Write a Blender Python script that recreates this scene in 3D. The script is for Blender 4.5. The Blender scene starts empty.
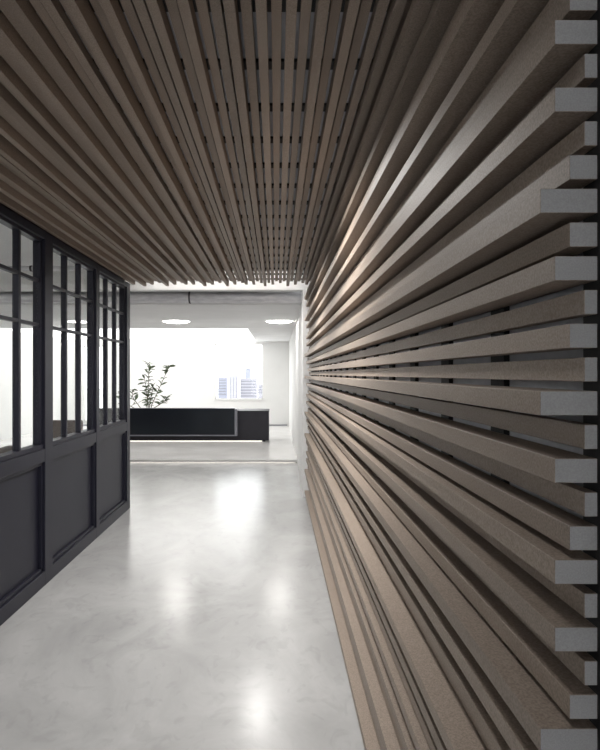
import bpy, bmesh, math, random
from mathutils import Vector, Matrix

random.seed(7)
S = bpy.context.scene
C = S.collection

# ------------------------------------------------------------------ camera
F = 560.0                     # focal length in pixels (600 x 750 frame)
CAM_Z = 1.70
cam_d = bpy.data.cameras.new('camera')
cam_d.sensor_width = 36.0
cam_d.sensor_fit = 'AUTO'
cam_d.lens = F * 36.0 / 750.0
cam_d.shift_x = 23.5 / 750.0
cam_d.shift_y = -1.0 / 750.0
cam_d.clip_start = 0.02
cam_d.clip_end = 3000
cam = bpy.data.objects.new('camera', cam_d)
cam.location = (0, 0, CAM_Z)
cam.rotation_euler = (math.pi / 2, 0, 0)
C.objects.link(cam)
S.camera = cam

# ------------------------------------------------------------------ world (bright overcast sky) and exposure
w = bpy.data.worlds.new('sky'); S.world = w
w.use_nodes = True
bg = w.node_tree.nodes['Background']
bg.inputs[0].default_value = (0.98, 0.99, 1.0, 1)
bg.inputs[1].default_value = 2.5
S.view_settings.view_transform = 'Standard'
S.view_settings.look = 'None'
S.view_settings.gamma = 1.0
S.view_settings.use_curve_mapping = False
S.view_settings.exposure = 0.80

# corridor light: three unseen round lights in a row under the slats, without fixtures
for ly, en in ((3.1, 26.0), (5.3, 25.0), (7.5, 10.0)):
    ld = bpy.data.lights.new('corridor_light', 'AREA'); ld.shape = 'DISK'; ld.size = 0.28
    ld.energy = en; ld.color = (1.0, 0.975, 0.945); ld.spread = math.radians(160)
    lo = bpy.data.objects.new('corridor_light', ld); lo.location = (-0.24, ly, CAM_Z + 1.135)
    C.objects.link(lo)

LIGHT_PANEL = 1.1       # luminous ceiling over the reception
OFFICE_FILL = 12.0        # unseen lights added to brighten the glazed office
DOWNLIGHT = 13.0
LED = 0.9

# ------------------------------------------------------------------ materials
def mat(name, col, rough=0.5, col2=None, scale=8.0, detail=3.0, metallic=0.0, spec=0.5, bump=0.0, bump_scale=None,
        stretch=None, rmix=0.0, var=0.0, coat=0.0):
    m = bpy.data.materials.new(name); m.use_nodes = True
    nt = m.node_tree; N = nt.nodes; L = nt.links
    b = N['Principled BSDF']
    b.inputs['Roughness'].default_value = rough
    b.inputs['Metallic'].default_value = metallic
    b.inputs['Specular IOR Level'].default_value = spec
    if coat:
        b.inputs['Coat Weight'].default_value = coat
        b.inputs['Coat Roughness'].default_value = 0.05
    tc = N.new('ShaderNodeTexCoord')
    mp = N.new('ShaderNodeMapping'); L.new(tc.outputs['Object'], mp.inputs['Vector'])
    if stretch: mp.inputs['Scale'].default_value = stretch
    oi = N.new('ShaderNodeObjectInfo')
    mu = N.new('ShaderNodeMath'); mu.operation = 'MULTIPLY'; mu.inputs[1].default_value = 37.0
    L.new(oi.outputs['Random'], mu.inputs[0])
    cx = N.new('ShaderNodeCombineXYZ'); L.new(mu.outputs[0], cx.inputs[0]); L.new(mu.outputs[0], cx.inputs[1])
    L.new(cx.outputs[0], mp.inputs['Location'])
    no = N.new('ShaderNodeTexNoise'); no.inputs['Scale'].default_value = scale; no.inputs['Detail'].default_value = detail
    L.new(mp.outputs[0], no.inputs['Vector'])
    c2 = col2 or tuple(min(1, c * 1.06) for c in col)
    rp = N.new('ShaderNodeValToRGB')
    rp.color_ramp.elements[0].color = (*col, 1); rp.color_ramp.elements[1].color = (*c2, 1)
    rp.color_ramp.elements[0].position = 0.35; rp.color_ramp.elements[1].position = 0.65
    L.new(no.outputs['Fac'], rp.inputs[0])
    out = rp.outputs[0]
    if var:
        hs = N.new('ShaderNodeHueSaturation')
        mr = N.new('ShaderNodeMapRange'); mr.inputs['To Min'].default_value = 1 - var; mr.inputs['To Max'].default_value = 1 + var
        L.new(oi.outputs['Random'], mr.inputs['Value']); L.new(mr.outputs[0], hs.inputs['Value'])
        L.new(out, hs.inputs['Color']); out = hs.outputs[0]
    L.new(out, b.inputs['Base Color'])
    if rmix:
        mr2 = N.new('ShaderNodeMapRange'); mr2.inputs['To Min'].default_value = rough - rmix; mr2.inputs['To Max'].default_value = rough + rmix
        L.new(no.outputs['Fac'], mr2.inputs['Value']); L.new(mr2.outputs[0], b.inputs['Roughness'])
    if bump:
        n2 = N.new('ShaderNodeTexNoise'); n2.inputs['Scale'].default_value = bump_scale or scale * 2
        L.new(mp.outputs[0], n2.inputs['Vector'])
        bp = N.new('ShaderNodeBump'); bp.inputs['Strength'].default_value = bump; bp.inputs['Distance'].default_value = 0.002
        L.new(n2.outputs['Fac'], bp.inputs['Height']); L.new(bp.outputs[0], b.inputs['Normal'])
    return m

def emit(name, col, strength):
    m = bpy.data.materials.new(name); m.use_nodes = True
    N = m.node_tree.nodes; L = m.node_tree.links
    b = N['Principled BSDF']
    b.inputs['Base Color'].default_value = (*col, 1)
    tc = N.new('ShaderNodeTexCoord'); no = N.new('ShaderNodeTexNoise'); no.inputs['Scale'].default_value = 3
    L.new(tc.outputs['Object'], no.inputs['Vector'])
    mr = N.new('ShaderNodeMapRange'); mr.inputs['To Min'].default_value = strength * 0.97; mr.inputs['To Max'].default_value = strength * 1.03
    L.new(no.outputs['Fac'], mr.inputs['Value'])
    b.inputs['Emission Color'].default_value = (*col, 1)
    L.new(mr.outputs[0], b.inputs['Emission Strength'])
    return m

def glass_mat():
    m = bpy.data.materials.new('clear_glass'); m.use_nodes = True
    N = m.node_tree.nodes; L = m.node_tree.links
    for n in list(N):
        if n.type == 'BSDF_PRINCIPLED': N.remove(n)
    tr = N.new('ShaderNodeBsdfTransparent'); tr.inputs[0].default_value = (0.965, 0.975, 0.975, 1)
    gl = N.new('ShaderNodeBsdfGlossy'); gl.inputs['Roughness'].default_value = 0.02
    lw = N.new('ShaderNodeLayerWeight')
    pw = N.new('ShaderNodeMath'); pw.operation = 'POWER'; pw.inputs[1].default_value = 5.0
    fr = N.new('ShaderNodeMath'); fr.operation = 'MULTIPLY_ADD'; fr.inputs[1].default_value = 0.45; fr.inputs[2].default_value = 0.012
    L.new(lw.outputs['Facing'], pw.inputs[0]); L.new(pw.outputs[0], fr.inputs[0])
    mx = N.new('ShaderNodeMixShader')
    L.new(fr.outputs[0], mx.inputs[0]); L.new(tr.outputs[0], mx.inputs[1]); L.new(gl.outputs[0], mx.inputs[2])
    L.new(mx.outputs[0], N['Material Output'].inputs[0])
    return m

def floor_mat():
    m = bpy.data.materials.new('polished_concrete'); m.use_nodes = True
    N = m.node_tree.nodes; L = m.node_tree.links
    b = N['Principled BSDF']
    tc = N.new('ShaderNodeTexCoord')
    mp = N.new('ShaderNodeMapping'); mp.inputs['Scale'].default_value = (1.0, 0.75, 1); mp.inputs['Rotation'].default_value = (0, 0, 0.5)
    L.new(tc.outputs['Object'], mp.inputs['Vector'])
    a = N.new('ShaderNodeTexNoise'); a.inputs['Scale'].default_value = 1.6; a.inputs['Detail'].default_value = 8; a.inputs['Roughness'].default_value = 0.62
    a.inputs['Distortion'].default_value = 0.8
    c = N.new('ShaderNodeTexNoise'); c.inputs['Scale'].default_value = 9; c.inputs['Detail'].default_value = 6; c.inputs['Distortion'].default_value = 1.2
    L.new(mp.outputs[0], a.inputs['Vector']); L.new(mp.outputs[0], c.inputs['Vector'])
    r1 = N.new('ShaderNodeValToRGB')
    e = r1.color_ramp.elements
    e[0].position = 0.25; e[0].color = (0.36, 0.363, 0.362, 1)
    e[1].position = 0.68; e[1].color = (0.52, 0.52, 0.52, 1)
    L.new(a.outputs['Fac'], r1.inputs[0])
    r2 = N.new('ShaderNodeValToRGB')
    e = r2.color_ramp.elements
    e[0].position = 0.33; e[0].color = (0.90, 0.90, 0.90, 1)
    e[1].position = 0.45; e[1].color = (1, 1, 1, 1)
    L.new(c.outputs['Fac'], r2.inputs[0])
    mx = N.new('ShaderNodeMix'); mx.data_type = 'RGBA'; mx.blend_type = 'MULTIPLY'; mx.inputs[0].default_value = 0.8
    L.new(r1.outputs[0], mx.inputs[6]); L.new(r2.outputs[0], mx.inputs[7])
    L.new(mx.outputs[2], b.inputs['Base Color'])
    mr = N.new('ShaderNodeMapRange'); mr.inputs['To Min'].default_value = 0.15; mr.inputs['To Max'].default_value = 0.27
    L.new(a.outputs['Fac'], mr.inputs['Value']); L.new(mr.outputs[0], b.inputs['Roughness'])
    b.inputs['Specular IOR Level'].default_value = 0.55
    bp = N.new('ShaderNodeBump'); bp.inputs['Strength'].default_value = 0.06; bp.inputs['Distance'].default_value = 0.01
    L.new(c.outputs['Fac'], bp.inputs['Height']); L.new(bp.outputs[0], b.inputs['Normal'])
    return m

M = {}
M['slat'] = mat('brown_fibre_slat', (0.222, 0.176, 0.141), 0.54, (0.332, 0.271, 0.223), scale=260, detail=4, bump=0.25, bump_scale=420, var=0.10, spec=0.32)
M['slat_end'] = mat('grey_cut_end', (0.31, 0.305, 0.30), 0.6, (0.37, 0.365, 0.36), scale=420, detail=4)
M['batten'] = mat('black_batten', (0.006, 0.006, 0.007), 0.7, scale=30)
M['backing'] = mat('grey_felt_backing', (0.55, 0.56, 0.60), 0.9, (0.60, 0.61, 0.65), scale=40)
M['white'] = mat('white_paint', (0.78, 0.78, 0.77), 0.6, (0.81, 0.81, 0.80), scale=2, bump=0.05, bump_scale=80)
M['ceil'] = mat('pale_grey_ceiling', (0.74, 0.74, 0.74), 0.7, (0.79, 0.79, 0.79), scale=1.5, bump=0.05, bump_scale=60)
M['frame'] = mat('anthracite_metal', (0.012, 0.012, 0.023), 0.42, (0.014, 0.014, 0.026), scale=4, spec=0.4)
M['glass'] = glass_mat()
M['floor'] = floor_mat()
M['plat'] = mat('pale_polished_screed', (0.66, 0.65, 0.64), 0.22, (0.74, 0.73, 0.72), scale=1.5, detail=6)
M['galv'] = mat('galvanised_steel', (0.62, 0.62, 0.65), 0.34, (0.80, 0.80, 0.82), scale=7, detail=5, metallic=0.2, rmix=0.1, stretch=(1, 4, 4))
M['dark'] = mat('dark_steel', (0.03, 0.03, 0.035), 0.5, scale=6)
M['desk'] = mat('charcoal_laminate', (0.021, 0.020, 0.027), 0.5, (0.025, 0.024, 0.031), scale=5, spec=0.35)
M['gloss'] = mat('glossy_navy_panel', (0.004, 0.006, 0.011), 0.30, (0.005, 0.008, 0.013), scale=2, spec=0.25)
M['trim'] = mat('grey_trim', (0.20, 0.20, 0.23), 0.4, scale=5)
M['leather'] = mat('brown_leather', (0.045, 0.022, 0.014), 0.6, (0.060, 0.031, 0.021), scale=18, detail=5, bump=0.2, bump_scale=120)
M['leaf'] = mat('green_leaf', (0.030, 0.055, 0.018), 0.45, (0.055, 0.09, 0.03), scale=20, var=0.3)
M['stem'] = mat('brown_stem', (0.07, 0.055, 0.035), 0.8, scale=20)
M['pot'] = mat('grey_pot', (0.25, 0.25, 0.25), 0.6, scale=12)
M['soil'] = mat('dark_soil', (0.03, 0.022, 0.015), 0.95, (0.05, 0.04, 0.03), scale=60, bump=0.6)
M['panel_light'] = emit('luminous_ceiling', (1.0, 0.99, 0.97), LIGHT_PANEL)
M['office_fill'] = emit('office_fill_glow', (1.0, 0.97, 0.94), OFFICE_FILL)
M['down_light'] = emit('downlight_lens', (1.0, 0.97, 0.93), DOWNLIGHT)
M['lintel_fill'] = emit('lintel_fill_glow', (1.0, 0.97, 0.94), 6.0)
M['led'] = emit('led_strip', (1.0, 0.94, 0.86), LED)
M['bld1'] = mat('pale_violet_render', (0.30,0.295,0.325), 0.8, scale=0.2)
M['bld2'] = mat('pale_blue_cladding', (0.255,0.265,0.315), 0.8, scale=0.2)
M['bld3'] = mat('pale_aqua_cladding', (0.36,0.40,0.40), 0.8, scale=0.2)
M['bldw'] = mat('grey_window_band', (0.165,0.165,0.19), 0.5, scale=0.3)
M['bldg'] = mat('hazy_city_ground', (0.6, 0.6, 0.6), 0.9, scale=0.01)

# ------------------------------------------------------------------ helpers
def link(o, parent=None):
    C.objects.link(o)
    if parent is not None: o.parent = parent
    return o

def mesh_from(bm, name, mats, smooth=False):
    me = bpy.data.meshes.new(name); bm.to_mesh(me); bm.free()
    for m in (mats if isinstance(mats, (list, tuple)) else [mats]): me.materials.append(m)
    if smooth:
        for p in me.polygons: p.use_smooth = True
    return me

def bm_box(bm, x0, x1, y0, y1, z0, z1, bevel=0.0, seg=1):
    r = bmesh.ops.create_cube(bm, size=1.0)
    vs = r['verts']
    for v in vs:
        v.co = Vector(((x0 + x1) / 2 + v.co.x * (x1 - x0), (y0 + y1) / 2 + v.co.y * (y1 - y0), (z0 + z1) / 2 + v.co.z * (z1 - z0)))
    if bevel:
        es = list({e for v in vs for e in v.link_edges})
        bmesh.ops.bevel(bm, geom=es, offset=bevel, segments=seg, affect='EDGES', profile=0.5)

def tag(o, label=None, cat=None, group=None, kind=None):
    if label: o['label'] = label
    if cat: o['category'] = cat
    if group: o['group'] = group
    if kind: o['kind'] = kind
    return o

def boxes(name, lst, m, parent=None, bevel=0.0, seg=1):
    """one mesh made of the given boxes; origin stays at the world/parent origin"""
    bm = bmesh.new()
    for b in lst: bm_box(bm, *b, bevel=bevel, seg=seg)
    return link(bpy.data.objects.new(name, mesh_from(bm, name, m)), parent)

def box(name, x0, x1, y0, y1, z0, z1, m, parent=None, bevel=0.0, seg=1):
    """box with its own origin at its centre"""
    bm = bmesh.new()
    hx, hy, hz = (x1 - x0) / 2, (y1 - y0) / 2, (z1 - z0) / 2
    bm_box(bm, -hx, hx, -hy, hy, -hz, hz, bevel=bevel, seg=seg)
    o = bpy.data.objects.new(name, mesh_from(bm, name, m))
    o.location = ((x0 + x1) / 2, (y0 + y1) / 2, (z0 + z1) / 2)
    return link(o, parent)

def empty(name, loc, rz=0):
    e = bpy.data.objects.new(name, None); e.location = loc; e.rotation_euler = (0, 0, rz); e.empty_display_size = 0.1
    return link(e)

def inst(name, me, loc, parent=None):
    o = bpy.data.objects.new(name, me); o.location = loc
    return link(o, parent)

def tube(name, pts, radii, m, parent=None, n=7):
    bm = bmesh.new(); rings = []
    pts = [Vector(p) for p in pts]
    for i, p in enumerate(pts):
        d = (pts[min(i + 1, len(pts) - 1)] - pts[max(i - 1, 0)]).normalized()
        a = d.cross(Vector((0, 1, 0.3))).normalized(); b = d.cross(a)
        rings.append([bm.verts.new(p + (a * math.cos(2 * math.pi * k / n) + b * math.sin(2 * math.pi * k / n)) * radii[i]) for k in range(n)])
    for r0, r1 in zip(rings, rings[1:]):
        for k in range(n): bm.faces.new((r0[k], r0[(k + 1) % n], r1[(k + 1) % n], r1[k]))
    bm.faces.new(rings[0][::-1]); bm.faces.new(rings[-1])
    bmesh.ops.recalc_face_normals(bm, faces=bm.faces)
    return link(bpy.data.objects.new(name, mesh_from(bm, name, m, smooth=True)), parent)

def lathe(name, prof, m, loc, parent=None, n=28, caps=True):
    bm = bmesh.new(); rings = []
    for r, z in prof: rings.append([bm.verts.new((r * math.cos(2 * math.pi * k / n), r * math.sin(2 * math.pi * k / n), z)) for k in range(n)])
    for r0, r1 in zip(rings, rings[1:]):
        for k in range(n): bm.faces.new((r0[k], r0[(k + 1) % n], r1[(k + 1) % n], r1[k]))
    if caps: bm.faces.new(rings[0][::-1]); bm.faces.new(rings[-1])
    bmesh.ops.recalc_face_normals(bm, faces=bm.faces)
    me = mesh_from(bm, name, m)
    o = bpy.data.objects.new(name, me); o.location = loc
    return link(o, parent)

# ------------------------------------------------------------------ the layout (metres; x right, y into the picture, z up)
PITCH, FACE = 0.049, 0.0352
WALL_L = 0.466                 # rear of the wall slats
CEIL_H = CAM_Z + 1.228         # rear (top) of the ceiling slats
NEAR = 0.813                   # near end of all slats
WALL_END, CEIL_END = 7.67, 7.31
SLAB = CAM_Z + 1.42            # structural ceiling
LOWC = CAM_Z + 1.03            # lower ceiling of the reception
PART_X = -1.86                 # corridor face of the glazed partition
BACK_Y = 17.8
SIDE_X = -6.8                  # far side wall of the office
RIGHT_X = 0.40                 # right wall of the reception
LEVEL = {1: 0.019, 2: 0.0405, 3: 0.062, 4: 0.083}
SEQ = [2, 3, 1, 3, 1, 2, 4, 2, 3, 1, 2, 1, 4, 1, 3, 1]    # slat depths, repeating, from index -11
def level(k): return SEQ[(k + 11) % 16]

# ---- structure
floor = boxes('floor', [(-7.0, 0.8, -5.6, BACK_Y + 0.15, -0.12, 0.0)], M['floor'])
tag(floor, 'pale grey polished concrete floor of corridor and reception', 'floor', kind='structure')

ceiling = boxes('ceiling', [(-7.0, 0.8, -5.6, 8.62, SLAB, SLAB + 0.12)], M['ceil'])
tag(ceiling, 'corridor ceiling hung with long brown slats', 'ceiling', kind='structure')

wall_right = boxes('wall_right', [(WALL_L + 0.012, 0.8, -5.6, 7.70, 0, SLAB)], M['backing'])
tag(wall_right, 'corridor wall clad with long horizontal brown slats of uneven depth', 'wall', kind='structure')

def slat_mesh(w, d, length, horizontal):
    bm = bmesh.new()
    if horizontal: bm_box(bm, -d, 0, 0, length, -w / 2, w / 2, bevel=0.0006)
    else: bm_box(bm, -w / 2, w / 2, 0, length, -d, 0, bevel=0.0006)
    for f in bm.faces:
        f.material_index = 1 if f.normal.y < -0.9 else 0
    return mesh_from(bm, 'slat', [M['slat'], M['slat_end']])

wall_slats = {l: slat_mesh(FACE, d, WALL_END - NEAR, True) for l, d in LEVEL.items()}
for k in range(-23, 35):
    inst('slat', wall_slats[level(k)], (WALL_L, NEAR, CAM_Z + 0.0065 - PITCH * k), wall_right)
ceil_slats = {l: slat_mesh(FACE, d, CEIL_END - NEAR, False) for l, d in LEVEL.items()}
for j in range(-39, 10):
    inst('slat', ceil_slats[level(j - 2)], (PITCH * j, NEAR, CEIL_H), ceiling)

bm = bmesh.new(); bm_box(bm, 0, 0.012, -0.035, 0.035, 0, SLAB - 0.01); wb = mesh_from(bm, 'batten', M['batten'])
bm = bmesh.new(); bm_box(bm, PART_X - 0.05, WALL_L, -0.03, 0.03, 0, 0.012); cb = mesh_from(bm, 'batten', M['batten'])
for i in range(19):
    inst('batten', wb, (WALL_L, 0.816 + 0.3672 * i, 0.0), wall_right)
for i in range(18):
    y = 1.149 + 0.3605 * i
    if y < CEIL_END - 0.03: inst('batten', cb, (0, y, CEIL_H), ceiling)

box('backing_panel', PART_X - 0.05, WALL_L, NEAR, 6.75, CEIL_H + 0.012, CEIL_H + 0.03, M['backing'], ceiling)

# ---- portal between corridor and reception
trim = boxes('trim_1', [(SIDE_X, 0.80, 7.74, 7.92, CAM_Z + 1.165, SLAB)], M['white'])
tag(trim, 'white lintel above the way into the reception', 'lintel', kind='structure')
jamb = boxes('trim_2', [(0.362, 0.80, 7.74, 9.0, 0, CAM_Z + 1.165)], M['white'])
tag(jamb, 'white door jamb at the end of the slatted wall', 'jamb', kind='structure')

cl = box('lintel_fill_light', PART_X + 0.05, 0.34, 7.36, 7.42, SLAB - 0.05, SLAB, M['lintel_fill'])  # glowing strip added out of sight above the slats to brighten the lintel
tag(cl, 'unseen light strip added in the gap to brighten the white lintel', 'ceiling light')

# ---- reception and office shell
wr2 = boxes('wall_reception', [(RIGHT_X, 0.80, 9.0, BACK_Y, 0, SLAB)], M['white'])
tag(wr2, 'white side wall of the reception beyond the jamb', 'wall', kind='structure')
wl = boxes('wall_office', [(SIDE_X - 0.2, SIDE_X, -1.0, BACK_Y, 0, SLAB)], M['white'])
tag(wl, 'white side wall of the office behind the glazing', 'wall', kind='structure')
wf = boxes('wall_front', [(SIDE_X - 0.2, PART_X - 0.1, -1.2, -1.0, 0, SLAB)], M['white'])
tag(wf, 'white end wall of the office behind the glazing', 'wall', kind='structure')

W1 = (-1.96, -0.415, 0.89, 2.66)      # window with the city view
W2 = (-6.13, -5.42, 0.20, 2.60)       # second window, seen through the glazing
by0, by1 = BACK_Y, BACK_Y + 0.15
TOPB = SLAB
back = boxes('wall_back', [
    (SIDE_X - 0.2, W2[0], by0, by1, 0, TOPB), (W2[0], W2[1], by0, by1, 0, W2[2]), (W2[0], W2[1], by0, by1, W2[3], TOPB),
    (W2[1], W1[0], by0, by1, 0, TOPB), (W1[0], W1[1], by0, by1, 0, W1[2]), (W1[0], W1[1], by0, by1, W1[3], TOPB),
    (W1[1], 0.80, by0, by1, 0, TOPB)], M['white'])
tag(back, 'white back wall of the reception with two windows', 'wall', kind='structure')
bb = boxes('baseboard_back', [(SIDE_X, RIGHT_X - 0.06, by0 - 0.02, by0, 0.06, 0.095)], M['trim'])
tag(bb, 'thin grey skirting along the white back wall', 'baseboard', kind='structure')
bs = boxes('baseboard_office', [(SIDE_X, SIDE_X + 0.015, -1.0, 10.7, 0, 0.14)], M['white'])
tag(bs, 'white skirting along the office side wall', 'baseboard', kind='structure')

def window(name, w, label, nx):
    fr = [(w[0], w[0] + 0.035, by0 + 0.03, by0 + 0.09, w[2], w[3]), (w[1] - 0.035, w[1], by0 + 0.03, by0 + 0.09, w[2], w[3]),
          (w[0], w[1], by0 + 0.03, by0 + 0.09, w[2], w[2] + 0.035), (w[0], w[1], by0 + 0.03, by0 + 0.09, w[3] - 0.035, w[3])]
    o = boxes(name, fr, M['white']); tag(o, label, 'window', kind='structure')
    for i in range(nx):
        a = w[0] + 0.03 + (w[1] - w[0] - 0.06) * i / nx; b = w[0] + 0.03 + (w[1] - w[0] - 0.06) * (i + 1) / nx
        box('pane', a, b, by0 + 0.055, by0 + 0.065, w[2] + 0.03, w[3] - 0.03, M['glass'], o)
    box('window_sill', w[0] - 0.03, w[1] + 0.03, by0 - 0.03, by0 + 0.03, w[2] - 0.025, w[2], M['white'], o)
window('window_1', W1, 'large bright window with the city view behind the reception desk', 1)
window('window_2', W2, 'narrow tall window at the office end of the back wall', 1)

# lower ceiling of the reception with the recessed luminous ceiling
RX, RY = -0.655, 12.7
low = boxes('ceiling_reception', [
    (SIDE_X, 0.80, 8.30, RY, LOWC, LOWC + 0.12), (RX, 0.80, RY, BACK_Y, LOWC, LOWC + 0.12),
    (SIDE_X, 0.80, 8.30, 8.50, LOWC + 0.12, SLAB), (SIDE_X, RX + 0.1, RY - 0.1, BACK_Y, LOWC + 0.12, LOWC + 0.2)], M['ceil'])
tag(low, 'lower pale ceiling of the reception with a recessed light field', 'ceiling', kind='structure')
lp = box('luminous_ceiling', SIDE_X + 0.02, RX - 0.01, RY + 0.01, BACK_Y - 0.01, LOWC + 0.07, LOWC + 0.119, M['panel_light'])
tag(lp, 'wide glowing light field recessed in the reception ceiling', 'ceiling light')

# raised platform that carries the desk
PL_Y, PL_Z = 10.70, 0.06
plat = boxes('floor_platform', [(SIDE_X, RIGHT_X, PL_Y, BACK_Y, 0.014, PL_Z), (SIDE_X, RIGHT_X, PL_Y + 0.07, BACK_Y, 0.0, 0.014)], M['plat'])
tag(plat, 'low platform with a lit edge under the reception desk', 'platform', kind='structure')
box('light_strip', SIDE_X + 0.05, RIGHT_X - 0.05, PL_Y + 0.058, PL_Y + 0.07, 0.003, 0.012, M['led'], plat)

# ------------------------------------------------------------------ glazed partition
PT = CAM_Z + 1.145
wall_left = boxes('wall_left', [
    (PART_X - 0.10, PART_X, -5.6, 0.18, 0, PT),                       # solid end behind the viewer
    (PART_X - 0.10, PART_X, 0.18, 7.10, 0.0, 0.115),                  # base rail
    (PART_X - 0.10, PART_X, 0.18, 7.10, CAM_Z + 1.085, PT),           # top rail
    (PART_X - 0.14, PART_X - 0.06, -5.6, 7.10, PT, SLAB)], M['frame'], bevel=0.003)
tag(wall_left, 'anthracite framed glazed partition with solid lower panels', 'partition', kind='structure')
posts = [(0.10, 0.20), (1.12, 1.24), (2.30, 2.40), (3.28, 3.40), (4.50, 4.66), (5.785, 5.89), (6.97, 7.11)]
for a, b in posts:
    box('post', PART_X - 0.10, PART_X + 0.001, a, b, 0.0, PT + 0.001, M['frame'], wall_left, bevel=0.003)
Z_RAIL0, Z_GL0, Z_M2, Z_M1, Z_GL1 = 0.995, 1.135, CAM_Z + 0.393, CAM_Z + 0.745, CAM_Z + 1.07
for (a0, a1), (b0, b1) in zip(posts, posts[1:]):
    y0, y1 = a1, b0
    # lower part: recessed flat panel in a stepped frame, waist rail with sill
    box('panel', PART_X - 0.075, PART_X - 0.045, y0 + 0.02, y1 - 0.02, 0.117, Z_RAIL0, M['frame'], wall_left)
    boxes('panel_moulding', [(PART_X - 0.05, PART_X - 0.018, y0, y0 + 0.028, 0.115, Z_RAIL0), (PART_X - 0.05, PART_X - 0.018, y1 - 0.028, y1, 0.115, Z_RAIL0),
                             (PART_X - 0.05, PART_X - 0.018, y0, y1, 0.115, 0.143), (PART_X - 0.05, PART_X - 0.018, y0, y1, Z_RAIL0 - 0.028, Z_RAIL0)], M['frame'], wall_left, bevel=0.002)
    box('waist_rail', PART_X - 0.10, PART_X - 0.001, y0 - 0.002, y1 + 0.002, Z_RAIL0, Z_GL0 - 0.035, M['frame'], wall_left, bevel=0.002)
    box('sill', PART_X - 0.10, PART_X - 0.014, y0 - 0.002, y1 + 0.002, Z_GL0 - 0.035, Z_GL0, M['frame'], wall_left, bevel=0.003)
    # sash frame round the glass
    fx0, fx1 = PART_X - 0.085, PART_X - 0.022
    boxes('sash', [(fx0, fx1, y0, y0 + 0.03, Z_GL0, Z_GL1 + 0.02), (fx0, fx1, y1 - 0.03, y1, Z_GL0, Z_GL1 + 0.02),
                   (fx0, fx1, y0 + 0.03, y1 - 0.03, Z_GL1 - 0.01, Z_GL1 + 0.02)], M['frame'], wall_left, bevel=0.002)
    ys = [y0 + 0.03 + (y1 - y0 - 0.06) * i / 3 for i in range(4)]
    for yy in ys[1:3]:
        box('mullion', PART_X - 0.078, PART_X - 0.030, yy - 0.019, yy + 0.019, Z_GL0, Z_GL1 - 0.008, M['frame'], wall_left, bevel=0.002)
    for zz in (Z_M1, Z_M2):
        box('glazing_bar', PART_X - 0.070, PART_X - 0.032, y0 + 0.03, y1 - 0.03, zz - 0.013, zz + 0.013, M['frame'], wall_left, bevel=0.002)
    zs = [Z_GL0, Z_M2, Z_M1, Z_GL1 - 0.01]
    for i in range(3):
        for q in range(3):
            box('pane', PART_X - 0.055, PART_X - 0.049, ys[i] + 0.002, ys[i + 1] - 0.002, zs[q], zs[q + 1], M['glass'], wall_left)

# ------------------------------------------------------------------ added lights of the office, downlights of the reception
def office_fill_light(x, y, sx, sy, z, label):  # panel light added out of view to brighten the office
    e = empty('office_fill_light', (x, y, z)); tag(e, label, 'ceiling light', 'unseen panel lights added to the office ceiling')
    t = 0.03
    boxes('housing', [(-sx / 2 - t, -sx / 2, -sy / 2 - t, sy / 2 + t, -0.05, 0), (sx / 2, sx / 2 + t, -sy / 2 - t, sy / 2 + t, -0.05, 0),
                      (-sx / 2, sx / 2, -sy / 2 - t, -sy / 2, -0.05, 0), (-sx / 2, sx / 2, sy / 2, sy / 2 + t, -0.05, 0)], M['white'], e)
    boxes('diffuser', [(-sx / 2, sx / 2, -sy / 2, sy / 2, -0.04, -0.005)], M['office_fill'], e)
office_fill_light(-4.4, 2.9, 0.35, 2.6, SLAB, 'unseen panel light added to the office ceiling midway between glazing and side wall')
office_fill_light(-5.8, 2.9, 0.35, 2.6, SLAB, 'unseen panel light added to the office ceiling along the side wall')

def downlight(x, y, z, r, label):
    e = empty('downlight', (x, y, z)); tag(e, label, 'ceiling light')
    lathe('rim', [(r, -0.006), (r + 0.02, -0.008), (r + 0.03, 0.0)], M['white'], (0, 0, 0), e, caps=False)
    lathe('lens', [(r * 0.5, -0.030 * r / 0.3 - 0.004), (r * 0.85, -0.018 * r / 0.3 - 0.004), (r, -0.005), (r, -0.001)], M['down_light'], (0, 0, 0), e)
downlight(-1.96, 10.95, LOWC, 0.26, 'round glowing downlight in the reception ceiling well away from the side wall')
downlight(0.05, 10.95, LOWC, 0.25, 'round glowing downlight in the reception ceiling close to the side wall')

# ------------------------------------------------------------------ ducts
def duct(name, y, zc, r, x0, x1, joints, m, label, strap=True):
    e = empty(name, ((x0 + x1) / 2, y, zc)); tag(e, label, 'duct')
    cx = (x0 + x1) / 2
    n = 24
    bm = bmesh.new(); ra = []
    for x in (x0 - cx, x1 - cx):
        ra.append([bm.verts.new((x, r * math.cos(2 * math.pi * k / n), r * math.sin(2 * math.pi * k / n))) for k in range(n)])
    for k in range(n): bm.faces.new((ra[0][k], ra[0][(k + 1) % n], ra[1][(k + 1) % n], ra[1][k]))
    bm.faces.new(ra[0][::-1]); bm.faces.new(ra[1]); bmesh.ops.recalc_face_normals(bm, faces=bm.faces)
    link(bpy.data.objects.new('pipe', mesh_from(bm, 'pipe', m, smooth=False)), e)
    for x in joints:
        bm = bmesh.new(); rr = r + 0.006; q = []
        for dx in (-0.012, 0.012):
            q.append([bm.verts.new((x - cx + dx, rr * math.cos(2 * math.pi * k / n), rr * math.sin(2 * math.pi * k / n))) for k in range(n)])
        for k in range(n): bm.faces.new((q[0][k], q[0][(k + 1) % n], q[1][(k + 1) % n], q[1][k]))
        bm.faces.new(q[0][::-1]); bm.faces.new(q[1]); bmesh.ops.recalc_face_normals(bm, faces=bm.faces)
        link(bpy.data.objects.new('joint_ring', mesh_from(bm, 'joint_ring', M['dark'])), e)
    return e
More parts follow.
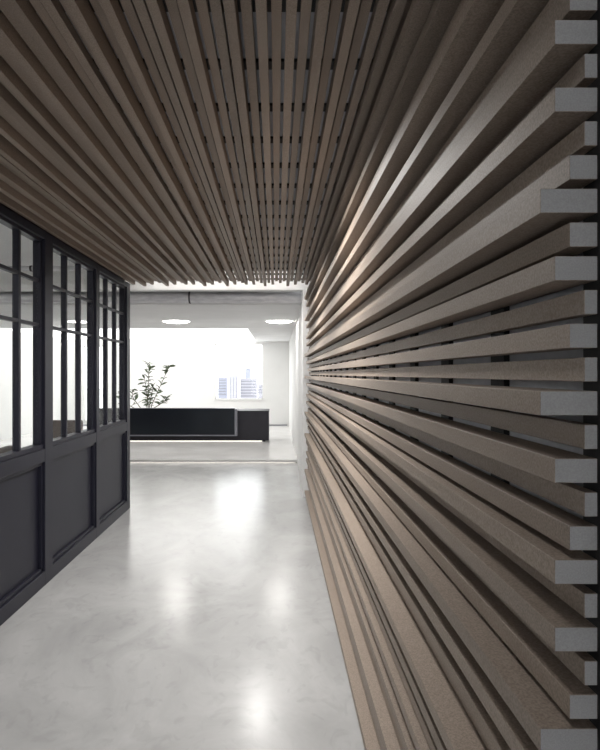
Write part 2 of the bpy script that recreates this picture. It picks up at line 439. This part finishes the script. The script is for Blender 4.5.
d1 = duct('ventilation_duct', 8.15, CAM_Z + 1.115, 0.085, SIDE_X, 0.362, (-1.26, -4.2), M['galv'], 'round galvanised duct running across below the reception ceiling edge')
boxes('mounting_rail', [(SIDE_X - d1.location.x, 0.362 - d1.location.x, -0.10, -0.06, 0.082, 0.105)], M['dark'], d1)
duct('service_pipe', 6.85, CAM_Z + 1.29, 0.03, SIDE_X, PART_X - 0.15, (-3.0,), M['galv'], 'slim galvanised pipe under the office ceiling behind the glazing')

# ------------------------------------------------------------------ reception desk
desk = empty('reception_desk', (-2.29, 13.85, PL_Z)); tag(desk, 'long charcoal reception desk with a glossy black raised front', 'desk')
def dbox(name, x0, x1, y0, y1, z0, z1, m, bevel=0.004, parent=desk):
    o = desk.location
    return boxes(name, [(x0 - o.x, x1 - o.x, y0 - o.y, y1 - o.y, z0 - o.z, z1 - o.z)], m, parent, bevel=bevel)
dbox('body', -4.40, -0.185, 13.50, 14.20, 0.10, 0.79, M['desk'])
dbox('worktop', -4.42, -0.175, 13.49, 14.25, 0.79, 0.815, M['desk'])
dbox('plinth', -4.30, -0.27, 13.58, 14.10, PL_Z, 0.10, M['desk'])
fp = dbox('front_panel', -4.40, -0.995, 13.30, 13.50, 0.255, 0.885, M['gloss'])
dbox('edge_trim', -0.995, -0.935, 13.295, 13.55, 0.225, 0.865, M['trim'])
dbox('edge_trim', -4.40, -0.995, 13.295, 13.50, 0.225, 0.255, M['trim'])
dbox('light_strip', -4.2, -0.35, 13.565, 13.58, 0.066, 0.085, M['led'], 0)

# ------------------------------------------------------------------ potted plant behind the desk
PY = 14.9; PS = F / PY
def pp(px, py, dy=0.0): return Vector(((px - 276.5) / PS, dy, CAM_Z - (py - 374) / PS))
plant = empty('potted_plant', ((149 - 276.5) / PS, PY, PL_Z)); tag(plant, 'tall leafy green plant in a grey pot behind the reception desk', 'plant')
lathe('pot', [(0.17, 0), (0.23, 0.42), (0.235, 0.44), (0.205, 0.44), (0.20, 0.40)], M['pot'], (0, 0, 0), plant)
lathe('soil', [(0.20, 0.385), (0.19, 0.405), (0.02, 0.41)], M['soil'], (0, 0, 0), plant, n=18)
bm = bmesh.new()
prof = [(0, 0.0), (0.12, 0.045), (0.35, 0.10), (0.6, 0.105), (0.85, 0.055), (1.0, 0.0)]
LW = 1.5
mid = [bm.verts.new((t, 0, 0.10 * math.sin(t * 2.6) - 0.03)) for t, h in prof]
lft = [bm.verts.new((t, h * LW, 0.10 * math.sin(t * 2.6) + 0.3 * h)) for t, h in prof[1:-1]]
rgt = [bm.verts.new((t, -h * LW, 0.10 * math.sin(t * 2.6) + 0.3 * h)) for t, h in prof[1:-1]]
for side in (lft, rgt):
    bm.faces.new((mid[0], mid[1], side[0]))
    for i in range(len(side) - 1): bm.faces.new((mid[i + 1], mid[i + 2], side[i + 1], side[i]))
    bm.faces.new((mid[-2], mid[-1], side[-1]))
bmesh.ops.recalc_face_normals(bm, faces=bm.faces)
geo = bmesh.ops.solidify(bm, geom=bm.faces[:], thickness=0.012)
leaf_me = mesh_from(bm, 'leaf', M['leaf'])
rnd = random.Random(21)
def stem(path, n_leaves, size, start=0.15, spread=1.0, top=0):
    o = plant.location
    pts = [Vector((0.03 * rnd.uniform(-1, 1), 0.03 * rnd.uniform(-1, 1), 0.39))]
    for px, py, dy in path:
        p = pp(px, py, dy); pts.append(Vector((p.x - o.x, p.y, p.z - o.z)))
    sm = []
    for i in range(len(pts) - 1):
        for t in (0, 0.25, 0.5, 0.75): sm.append(pts[i].lerp(pts[i + 1], t))
    sm.append(pts[-1])
    n = len(sm)
    st = tube('stem', sm, [0.012 * (1 - 0.7 * i / n) + 0.002 for i in range(n)], M['stem'], plant)
    for q in range(n_leaves + top):
        u = start + (1 - start) * ((q + rnd.random() * 0.6) / max(1, n_leaves)) if q < n_leaves else rnd.uniform(0.9, 1.0)
        u = min(u, 1.0) * (n - 1); i = min(int(u), n - 2); p = sm[i].lerp(sm[i + 1], u - i)
        lf = inst('leaf', leaf_me, p, st)
        s = size * 1.2 * rnd.uniform(0.65, 1.2); lf.scale = (s, s, s)
        az = q * 2.4 + rnd.uniform(-0.5, 0.5)
        lf.rotation_euler = (rnd.uniform(-0.9, 0.9), rnd.uniform(-0.75, 0.35), az)
stem([(147, 408, 0.0), (148, 388, 0.03), (149, 362, 0.02)], 40, 0.17, 0.42, top=3)
stem([(152, 405, -0.05), (160, 388, -0.08), (170, 366, -0.1)], 18, 0.16, 0.45, top=9)
stem([(140, 408, 0.05), (132, 398, 0.1), (131, 389, 0.1)], 14, 0.16, 0.45)
stem([(136, 409, 0.0), (122, 402, 0.05), (117, 391, 0.08)], 14, 0.16, 0.45)
stem([(154, 408, 0.0), (162, 403, 0.05), (168, 397, 0.05)], 18, 0.16, 0.5, top=3)
stem([(148, 408, 0.1), (146, 397, 0.12), (143, 378, 0.15)], 24, 0.15, 0.4)
stem([(150, 408, -0.1), (152, 397, -0.12), (155, 384, -0.15)], 12, 0.14, 0.4)

# ------------------------------------------------------------------ brown armchairs in the office
def armchair(loc, rz, label):
    e = empty('armchair', loc, rz); tag(e, label, 'armchair', 'brown armchairs of the office')
    boxes('seat', [(-0.28, 0.28, -0.26, 0.34, 0.22, 0.44)], M['leather'], e, bevel=0.03, seg=3)
    boxes('backrest', [(-0.36, 0.36, -0.40, -0.25, 0.18, 0.886)], M['leather'], e, bevel=0.03, seg=3)
    for s in (-1, 1):
        boxes('armrest', [(min(s * 0.28, s * 0.37), max(s * 0.28, s * 0.37), -0.27, 0.36, 0.18, 0.60)], M['leather'], e, bevel=0.03, seg=3)
    for sx in (-0.3, 0.3):
        for sy in (-0.33, 0.3):
            boxes('leg', [(sx - 0.02, sx + 0.02, sy - 0.02, sy + 0.02, 0, 0.20)], M['dark'], e)
    return e
armchair((-3.79, 10.2, 0), 0.0, 'brown armchair turned to the back wall, behind the middle glazed bay')
armchair((-3.33, 6.06, 0), math.radians(90), 'brown armchair turned sideways, behind the bay with the wide post')

# ------------------------------------------------------------------ city outside the window
cg = boxes('city_ground', [(-600, 600, 60, 1600, -41, -40)], M['bldg']); tag(cg, 'hazy ground of the city outside the window', 'ground', kind='structure')
def building(px0, px1, ptop, y, m, label, bands=0, cols=0, depth=12):
    s = F / y
    x0, x1 = (px0 - 276.5) / s, (px1 - 276.5) / s; zt = CAM_Z - (ptop - 374) / s
    e = empty('city_building', ((x0 + x1) / 2, y, -40)); tag(e, label, 'building', 'hazy city buildings outside the window')
    hw = (x1 - x0) / 2
    boxes('walls', [(-hw, hw, 0, depth, 0, zt + 40)], m, e)
    boxes('roof', [(-hw - 0.2, hw + 0.2, -0.2, depth + 0.2, zt + 40, zt + 40.4)], m, e)
    for i in range(bands):
        zz = zt + 40 - 1.2 - i * 2.1
        boxes('window_band', [(-hw * 0.92, hw * 0.92, -0.12, 0.05, zz - 0.9, zz)], M['bldw'], e)
    for i in range(cols):
        xx = -hw * 0.8 + 1.6 * hw * i / max(1, cols - 1)
        boxes('window_strip', [(xx - hw * 0.1, xx + hw * 0.1, -0.1, 0.05, zt + 20, zt + 39)], M['bldw'], e)
building(240, 257, 379, 400, M['bld1'], 'wide pale block with many window bands outside the window', bands=9)
building(230, 237, 376, 380, M['bld1'], 'slim pale tower with upright window strips outside the window', cols=3)
building(218, 226.5, 378, 420, M['bld2'], 'bluish low block with window bands outside the window', bands=6)
building(245.5, 250.5, 369, 460, M['bld2'], 'small blue topped block rising behind the wide banded one')
building(229, 235, 358, 520, M['bld3'], 'tall pale aqua tower far outside the window')
building(258, 263, 385, 430, M['bld1'], 'small pale block beside the wide banded one outside the window', bands=3)
